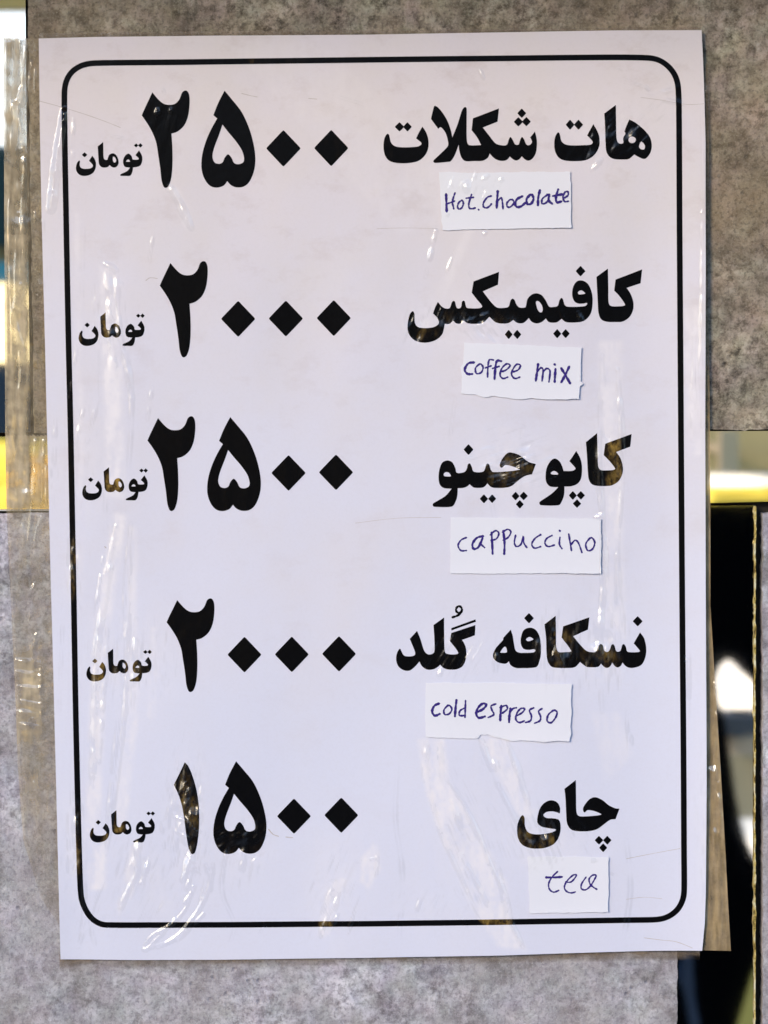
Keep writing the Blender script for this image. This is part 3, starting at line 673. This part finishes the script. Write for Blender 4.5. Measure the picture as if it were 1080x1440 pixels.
word('drink_name', 'printed name in the middle row with stacked dots',
 ["195,318 145,340 118,410 112,490 125,550 165,580 235,585! 180,650 110,695 60,725 58,748 75,757 235,755 275,700 290,640 292,580! 340,578 380,565 405,543! 440,572 490,578 540,570 573,535! 610,570 660,578 740,576 800,560 850,520 910,475 960,455 995,450! 1032,352! 960,330 880,270 800,243 760,250 710,310 690,360 700,385 720,382 740,362 800,370 885,405! 800,418 630,428 605,405 590,355 575,345 562,355 550,400 530,425 480,430 440,420 425,380 412,350 400,346 388,358 375,405 350,430 285,435 270,390 240,335",
  "1213,300 1170,325 1135,390 1125,460 1130,520 1160,560 1205,570 1245,570! 1185,630 1075,705 1065,722 1080,742 1247,742 1280,700 1300,640 1303,565! 1365,563 1425,540 1460,490 1470,400 1463,330 1445,280 1415,228! 1385,275 1350,325! 1407,390 1395,410 1365,418 1295,418! 1280,370 1255,325",
  "1613,60! 1617,250 1623,370 1645,408 1705,412 1765,408 1783,395 1735,330 1675,268! 1690,160! 1940,68! 1927,188! 1793,238! 1835,300 1857,380 1850,450 1815,515 1755,553 1705,560 1625,560 1565,545 1535,500 1525,430 1517,280 1507,145!"],
 ["160,445 180,428 210,435 228,466 195,470 165,465", "1173,435 1200,418 1230,428 1243,450 1210,452 1180,448"],
 6.75, 600, 600,
 "393,163 442,215 395,268 348,215|540,638 580,680 542,725 500,682|618,638 657,680 618,722 580,680|838,613 878,655 842,697 802,655|915,612 958,655 915,695 878,655|880,692 918,733 880,775 842,733|1382,607 1420,650 1385,692 1343,650|1457,607 1500,648 1457,690 1420,650|1420,685 1463,727 1423,768 1382,728")
dam = smooth([(588,100,False),(572,113,False),(552,106,False),(545,88,False),(553,70,False),(568,62,False),(583,70,False),(590,88,False),(582,112,False),(565,128,False),(545,138,False),(520,146,False)], False, 4) / 5.4 + [540, 840]
word('drink_name', 'printed name in the fourth row with a small loop above it',
 ["118,385 98,420 92,470 110,520 150,548 195,550 235,520 268,482! 290,520 330,543 375,540 410,520 425,505! 450,530 490,542 550,540 595,515 620,460 622,390 605,340 590,318! 688,283! 692,205! 510,265! 497,325! 530,365 555,400 560,422 520,428 470,420 458,390 455,250 455,148! 375,205! 382,330 380,410 350,428 320,420 300,390 275,310 250,250! 195,310! 235,410 230,435 190,443 150,435 130,400",
  "510,228! 693,162! 695,180! 510,246!",
  "960,240! 905,300 900,320 850,375 825,430 835,465 870,490 920,498 945,480! 960,510 1000,530 1050,531 1102,530 1157,520 1177,475 1187,430 1187,360 1177,290 1147,240 1102,225 1057,245 1037,300 1037,350 1057,385 1097,393 1132,388 1147,395 1137,410 1102,415 1062,415 1032,415 1004,405 990,380 975,290",
  "1300,135! 1302,250 1304,370 1322,408 1372,410 1417,405 1402,375 1345,300! 1357,215! 1555,147! 1545,240! 1432,290! 1482,350 1532,400 1582,412 1607,405 1622,370 1640,350 1657,360 1667,395 1687,410 1707,400 1722,360 1734,350 1747,365 1757,400 1772,408 1792,400 1804,360 1817,350 1832,370 1842,405 1872,412 1932,410 1937,398 1892,345! 1940,262! 1972,310 1987,390 1977,460 1947,510 1892,530 1852,528 1825,512 1808,490! 1793,515 1770,527 1747,515 1729,490! 1712,520 1687,530 1662,518 1644,497! 1622,522 1572,525 1532,520 1484,485! 1452,520 1412,530 1300,528 1262,515 1237,470 1230,400 1227,300 1215,200!"],
 ["880,410 910,370 925,375 930,410 900,415", "1077,310 1102,295 1130,312 1107,325 1084,325"],
 5.4, 540, 840, "1097,113 1135,153 1099,193 1060,153|1922,138 1960,177 1922,217 1884,178")
word('drink_name', 'printed name in the bottom row, one short word',
 ["588,82! 590,200 592,310 600,345 625,358 700,356 760,350 782,342 740,322 700,312 675,312 655,328 643,310 650,280 690,230 735,213 790,235 840,275 890,298 920,300! 890,380! 850,385 800,420 750,455 690,470 600,470 550,455 522,410 515,330 510,220 502,148!",
  "185,348 165,370 145,430 148,510 175,565 230,595 300,602 370,592 430,560 465,500 473,430 460,385 420,372 370,370 345,355 345,340 370,323 420,320 468,335! 468,290 445,250 400,235 350,255 315,300 297,370 300,410 330,435 390,448 435,455 435,465 400,480 330,492 270,492 225,475 203,430 200,370"],
 [], 5.4, 700, 1080, "765,505 797,540 765,573 730,540|827,505 860,540 827,573 795,540|795,562 827,597 797,630 765,597")
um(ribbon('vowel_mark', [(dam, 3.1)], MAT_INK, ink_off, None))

TWO = loop("620,57! 600,100 560,185 540,232! 580,290 620,360 650,440 665,530 680,630 690,720 705,770 722,782 745,765 765,700 773,600 772,480 765,370! 810,355 860,310 890,240 902,150 900,80 885,48 865,44 845,60 825,110 790,145 740,152 700,140 660,105", 100, 120, 5.4) - [214.8, 130.6]
FIVE = [loop("217,38! 260,90 330,180 380,290 410,400 420,490 410,570 380,640 340,672 290,675 255,658 235,635! 210,665 165,678 120,665 85,620 65,550 70,460 95,370 130,290 168,222! 143,200! 175,120", 270, 120, 4.696) - [316.2, 128.1],
        loop("203,262! 240,310 290,370 330,430 345,480 340,510 310,523 280,515 262,480 240,458 218,480 205,510 180,521 150,510 137,470 150,410 180,330", 270, 120, 4.696) - [316.2, 128.1]]
ONE = loop("195,65! 150,160 97,265! 140,360 170,460 190,580 205,700 225,820 245,875 262,887 285,870 305,790 318,680 322,550 315,420 295,300 260,180 225,100", 230, 1060, 6.353)
def price(label, parts):
    O, H = [], []
    for p in parts:
        if p[0] == '2': O.append(TWO * [1, p[3]] + [p[1], p[2]])
        elif p[0] == '5': O.append(FIVE[0] * [p[4], p[3]] + [p[1], p[2]]); H.append(FIVE[1] * [p[4], p[3]] + [p[1], p[2]])
        elif p[0] == '1': O.append(ONE)
        else: O.append(diamond(*p[1:], .07))
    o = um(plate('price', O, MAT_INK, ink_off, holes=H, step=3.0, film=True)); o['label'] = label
price('2500 in eastern digits, top row', [('2', 214.8, 130.6, 1), ('5', 316.2, 128.1, 1, 1), ('0', 398.8, 209.2, 24.5, 26), ('0', 465.9, 208.8, 24.2, 25.8)])
price('2000 in eastern digits, second row', [('2', 240.4, 370.2, .987), ('0', 335.5, 448.6, 24.2, 25.5), ('0', 402.3, 448.1, 24.2, 25.5), ('0', 469.5, 447.5, 24.2, 25.5)])
price('2500 in eastern digits, middle row', [('2', 223, 587.7, .973), ('5', 324.3, 586.3, .968, .995), ('0', 406.1, 664.7, 24.3, 25.3), ('0', 472.7, 663.8, 24.2, 25.2)])
price('2000 in eastern digits, fourth row', [('2', 249.7, 843.3, .96), ('0', 344.2, 919.7, 24, 25.3), ('0', 410.6, 919.4, 24, 25.3), ('0', 476.9, 918.6, 24, 25.2)])
price('1500 in eastern digits, bottom row', [('1',), ('5', 332.5, 1069.2, .957, .982), ('0', 413.6, 1146.7, 24, 25), ('0', 480, 1145.3, 24, 25)])

TOM = [loop(s, 100, 180, 9.818) - [145.8, 200.4] for s in (
 "118,455 90,490 75,560 90,615 130,655 190,668 260,655 315,620 345,560 350,490 330,430 298,388! 255,460! 300,505 308,530 290,555 250,568 180,568 140,550 125,510 130,470",
 "450,200! 452,330 455,410 470,440 505,445 515,420 535,375 580,355 625,375 655,430 662,490 640,535 600,552 565,540 540,518! 510,545 460,552 420,540 392,500 385,420 375,260!",
 "795,360 755,385 728,440 728,500 750,540 790,550 822,552! 780,600 690,645 690,665 760,667 820,665 850,620 862,550! 920,543 965,520 988,460 985,390 945,315! 895,380! 940,425 930,442 860,440 845,400 820,370")]
TOMH = [loop(s, 100, 180, 9.818) - [145.8, 200.4] for s in ("585,405 610,410 630,455 610,485 585,460", "765,465 790,440 812,450 818,470 775,472")]
TOMD = [d - [145.8, 200.4] for d in D4("193,342 232,375 193,412 157,375|905,218 935,247 905,275 872,247|963,215 995,247 963,278 932,247", 100, 180, 9.818)]
for tx, ty, sx, sy, lb in ((145.8, 200.4, 1, 1, 'top'), (149.6, 439.6, .99, .985, 'second'), (154.2, 656.7, .985, .975, 'middle'), (159.8, 911.4, .98, .965, 'fourth'), (164.6, 1137.8, .977, .952, 'bottom')):
    f = lambda a: a * [sx, sy] + [tx, ty]
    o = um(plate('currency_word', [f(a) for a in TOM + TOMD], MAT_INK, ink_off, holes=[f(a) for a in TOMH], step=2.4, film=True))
    o['label'] = 'small printed currency word, %s row' % lb
# fine dark scratches in the film
MAT_SCR = film_coated('scratch_line', lambda t: t.mix(t.noise(t.pos(), 500), (.48, .42, .42), (.62, .56, .56)), (.5, .45, .4), .2)
scr = [([(57,143),(90,152),(125,163),(150,172),(170,180)], .8), ([(905,1317),(930,1320),(950,1322),(972,1330)], .7), ([(378,1165),(384,1172),(392,1175)], 1.2), ([(402,1176),(412,1177)], 1.0),
       ([(340,132),(352,135),(362,137)], .9), ([(434,139),(446,140)], .9), ([(880,1206),(910,1200),(955,1191)], .6), ([(206,395),(212,391),(222,392)], 1.0), ([(880,1263),(905,1260),(930,1262)], .5),
       ([(900,138),(930,142),(965,148),(990,147)], .6), ([(530,322),(570,321),(615,322)], .5), ([(148,768),(150,770)], 1.2), ([(620,727),(560,728),(500,735)], .5)]
for p, w_ in scr: um(ribbon('scratch', [(smooth([(x, y, False) for x, y in p], False, 4), w_)], MAT_SCR, lambda x, y: sheet_off(x, y) + .00003, None))

# ------------------------------------------------------------------ handwritten notes
def note(label, outline, strokes, x0, y0, k, lift, pw):
    P = np.array(outline, float)
    P = jag(outline, .34, 3, len(outline) + int(x0))
    cx, cy = P.mean(0); hx = (P[:, 0].max() - P[:, 0].min()) / 2; hy = (P[:, 1].max() - P[:, 1].min()) / 2
    off = lambda x, y: sheet_off(x, y) + .00022 + lift * .55 * (np.clip((x - cx) / hx, -1, 1) * .5 + .5) ** 3 + .0002 * np.clip((y - cy) / hy, 0, 1) ** 4
    t = thing('paper_note', label, 'note', tuple(W([(cx, P[:, 1].max())], .0014)[0]), group='handwritten notes stuck on the menu sheet')
    O = Vector(t.location)
    pc = plate('slip', [P], MAT_NOTE, off, step=3, thick=.00012, film=True); under(pc, t, O)
    st = []
    for s in strokes:
        bold = s.startswith('*'); s = s.lstrip('*')
        p = parse(s)
        c = smooth(p, False, 5) if len(p) > 1 else np.array([p[0][:2]])
        st.append((c / k + [x0, y0], pw * (1.35 if bold else 1)))
    h = ribbon('handwriting', st, MAT_PEN, lambda x, y: off(x, y) + .00004, None); under(h, t, O)
    return t
note('torn slip reading Hot.chocolate in violet pen, topmost of the slips',
 [(616.8,242.6),(680,243.4),(740,242.2),(801.5,242.4),(802,280),(802.9,320.6),(760,321.6),(700,322.6),(622,324.2),(619.6,290),(618.5,262)],
 ["*88,198 90,260 92,325", "95,268 125,258 150,248", "152,190 140,225 132,255 138,282 143,305", "205,243 182,256 170,288 180,306 200,298 212,270 208,248 198,243",
  "272,200 252,265 255,298 275,304 298,298", "232,228 285,222", "322,310", "414,212 385,222 357,262 358,290 380,298 402,284 415,268", "*460,178 456,240 452,300", "455,255 485,225 494,260 498,305",
  "552,235 527,262 530,290 553,290 577,262 568,240 548,238", "*640,213 600,235 586,270 600,292 630,286 656,264", "*694,204 669,232 672,268 700,268 718,232 706,202 690,206", "*764,170 752,225 750,278",
  "818,205 782,232 780,268 812,258 832,215 815,198", "*830,202 828,245 855,270", "*896,165 880,220 886,258 922,250", "*856,213 925,200", "938,228 966,208 966,182 946,184 930,220 942,252 970,250"],
 610, 235, 5.143, .0006, 2.5)
note('torn slip reading coffee mix, between the second and third rows',
 [(651.9,481.5),(705,484),(760,486.5),(817,488.5),(816,520),(815.5,536),(819.4,539.5),(815,543),(813.3,561.1),(793,561.6),(767,561.8),(748,559.6),(726,561.5),(710,559),(694,556.6),(680,559),(668,554.5),(648,553.3),(649.5,530),(647,517),(651,512),(651.5,497)],
 ["*196,214 152,222 125,268 145,300 182,302", "232,230 206,258 214,298 250,290 264,252 246,226 228,232", "342,196 310,196 300,255 298,325", "280,256 325,240", "*402,205 368,204 356,265 350,342", "335,260 386,244",
  "402,285 440,270 468,238 442,225 405,260 392,310 415,336 450,325", "490,286 530,270 546,236 516,230 485,275 480,310 505,336 542,325", "*680,228 670,300 662,355", "672,290 700,255 718,270 710,355", "715,290 745,260 770,278 762,362",
  "*812,262 808,315 805,362", "*806,230", "*855,258 888,312 922,372", "*915,246 885,310 855,365"],
 630, 470, 5.4, .0009, 2.45)
note('neat slip reading cappuccino, widest of the slips',
 [(633.3,727),(700,727.6),(780,728.4),(844.4,728.9),(844.6,770),(844,805.6),(820,805.8),(750,805.2),(690,806),(632.9,805.6),(632.6,765)],
 ["160,158 126,174 107,208 125,240 160,240", "*264,150 226,160 198,198 206,230 236,218 262,162", "262,158 250,195 275,222", "*318,125 322,195 325,262", "310,142 342,115 364,130 350,165 315,176",
  "*392,115 400,190 398,262", "386,125 420,106 440,124 422,158 390,175", "470,143 462,190 476,215 504,200 518,150 521,190 541,222", "628,140 592,164 572,200 590,225 628,215", "700,145 666,164 655,194 675,215 715,205",
  "750,155 746,200 762,228", "*748,115", "805,136 814,190 822,240", "818,205 845,175 866,192 888,252", "935,165 912,200 925,240 955,230 969,190 952,160 932,166"],
 620, 720, 4.5, .0008, 2.35)
note('ragged slip reading cold espresso, torn along its bottom edge',
 [(598.5,959),(650,959.6),(700,958.6),(750,960),(803,960.6),(802,985),(803,1000),(801,1020),(802.5,1030),(799.8,1040.5),(781,1040),(767,1041.6),(739,1039.4),(718,1040.4),(706,1037),(694,1034.6),(685,1031.2),(675,1031.8),(671,1037.2),(655,1037),(630,1036.2),(598.5,1035),(598,1000)],
 ["*128,178 96,194 82,232 100,258 132,246", "185,190 160,220 165,250 195,245 212,215 196,190 182,194", "*242,155 236,210 232,262", "300,206 266,225 262,256 300,256", "302,158 300,215 298,270",
  "*385,232 420,212 438,186 415,178 385,205 372,245 390,272 430,262", "502,180 470,194 476,222 488,250 450,270", "*538,192 532,240 530,290", "530,204 568,190 576,214 542,242", "*597,210 590,260 588,300", "592,242 612,212 636,205",
  "640,257 674,237 690,212 665,210 640,240 632,280 655,302 690,290", "750,205 722,222 735,258 728,290 695,302", "805,210 782,228 795,262 790,290 755,306", "880,220 846,250 838,290 865,302 895,266 903,232 884,218"],
 590, 950, 4.696, .0008, 2.5)
note('small square slip reading tea, lowest of the slips',
 [(741.4,1202.3),(800,1202.8),(854.4,1203),(855,1240),(854.4,1280),(800,1280.8),(744.3,1282),(742.5,1240)],
 ["412,258 350,320 315,390 325,452 370,482 425,462", "*288,322 375,322 462,316", "500,370 555,372 604,322 612,292 575,300 510,365 485,430 510,474 560,490 605,478",
  "720,318 672,390 668,442 715,456 768,412 812,340 828,298 788,298 752,340 764,395 800,428 836,450"],
 730, 1190, 7.714, .0007, 2.2)

# ------------------------------------------------------------------ the film's margins
sleeve = thing('plastic_sleeve', 'crumpled clear plastic film showing around the edges of the menu sheet', 'plastic film', tuple(W([(540, 1362)], .0016)[0]))
P0 = Vector(sleeve.location)
def film(name, label, left, right, mat, cloud, off, step=1.6):
    top = [left[0], right[0]]; bot = [left[-1], right[-1]]
    o = grid_plate(name, left, right, top, bot, mat, off, None, step)
    me = o.data; n = len(me.vertices)
    return o
def film_piece(label, left, right, mat, cloud, offf, step=1.6):
    L = np.array(left, float); R_ = np.array(right, float)
    y0, y1 = L[0, 1], L[-1, 1]; nv = int((y1 - y0) / step) + 2
    wmax = np.max(np.interp(np.linspace(y0, y1, 50), R_[:, 1], R_[:, 0]) - np.interp(np.linspace(y0, y1, 50), L[:, 1], L[:, 0]))
    nu = int(wmax / step) + 2
    ys = np.linspace(0, 1, nv); yl = y0 + (y1 - y0) * ys; yr = R_[0, 1] + (R_[-1, 1] - R_[0, 1]) * ys
    xl = np.interp(yl, L[:, 1], L[:, 0]); xr = np.interp(yr, R_[:, 1], R_[:, 0])
    u = np.linspace(0, 1, nu)[None]
    X = xl[:, None] * (1 - u) + xr[:, None] * u; Y = yl[:, None] * (1 - u) + yr[:, None] * u
    P = np.stack([X.ravel(), Y.ravel()], 1)
    Q = W(P, offf(P[:, 0], P[:, 1]) + relief(P[:, 0], P[:, 1]) * .00005)
    idx = np.arange(nu * nv).reshape(nv, nu)
    F = np.stack([idx[:-1, :-1], idx[1:, :-1], idx[1:, 1:], idx[:-1, 1:]], -1).reshape(-1, 4)
    me = set_mesh('film_margin', Q, F.tolist()); me.polygons.foreach_set('use_smooth', np.ones(len(F), bool))
    attrs(me, P)
    a = me.attributes.new('cloud', 'FLOAT', 'POINT'); a.data.foreach_set('value', np.clip(cloud(P[:, 0], P[:, 1]), 0, 1).astype(np.float32))
    o = obj('film_margin', me, mat); o['label'] = label; under(o, sleeve, P0); return o
ss = lambda a, b, x: np.clip((x - a) / (b - a), 0, 1)
def cl_left(x, y):
    over = (1 - ss(34, 42, x)) * (1 - ss(700, 722, y))
    c = .23 + over * (.46 - .15 * ss(10, 20, x) * (y < 330)) + .30 * (y > 612) * (y < 716)
    c = c + .12 * ss(500, 560, y) * (x < 20) * (y < 608)
    c = c + .60 * np.exp(-((x - 40) / 20) ** 2) * np.exp(-((y - 975) / 62) ** 4) + .2 * np.exp(-((x - 45) / 26) ** 2) * np.exp(-((y - 1110) / 60) ** 2)
    c = c * (1 - ss(1120, 1250, y) * .6)
    return c * (1 + .6 * vnoise(x / 6 + y / 90, y / 50, 41) + .6 * vnoise((x + y * .35) / 15, (y - x * .5) / 19, 42) + .4 * vnoise((x - y * .5) / 6, (y + x * .5) / 8, 48))
Lx = [(6,54),(6.5,300),(8,610),(10,720),(16,850),(21,950),(26,1080),(33,1180),(58,1262)]
Rx = [(x - .6, y) for x, y in SH_L if y < 1200] + [(84, 1300)]
film_piece('yellowed clear tape running down the left margin', Lx, Rx, MAT_FILM_L, cl_left, lambda x, y: .0009 + .0003 * vnoise(x / 30, y / 60, 43))
film_piece('folded tan film widening down the right margin', [(991.2,90),(991.2,400),(990.4,600),(991.2,850),(992.2,1100),(991.2,1250),(989.8,1295),(986.5,1334)],
           [(994,90),(996,200),(994.5,400),(997,560),(998,700),(998,850),(1004,950),(1011,1060),(1018,1180),(1022,1260),(1026.5,1335)], MAT_FILM_R,
           lambda x, y: (.22 + .62 * ss(480, 620, y)) * (1 + .45 * vnoise(x / 4, y / 50, 44) + .5 * vnoise(x / 9, y / 25, 47)), lambda x, y: .0016 + .0005 * ss(900, 1300, y))
film_piece('thin clear film rim under the bottom edge of the sheet', [(84,1341),(84,1366)], [(984,1328),(984,1349)], MAT_FILM_B,
           lambda x, y: (.55 + 1.0 * vnoise(x / 26, y / 6, 45)) * (1 - ss(0, 1, (y - (1350 - (x - 80) * .0155)) / 14)), lambda x, y: .0004 + 0 * x)
film_piece('thin clear film rim above the top edge of the sheet', [(56,47),(56,54)], [(985,38.5),(985,42.8)], MAT_FILM_B,
           lambda x, y: .25 * (1 + 1.2 * vnoise(x / 22, y / 5, 46)), lambda x, y: .0010 + 0 * x)
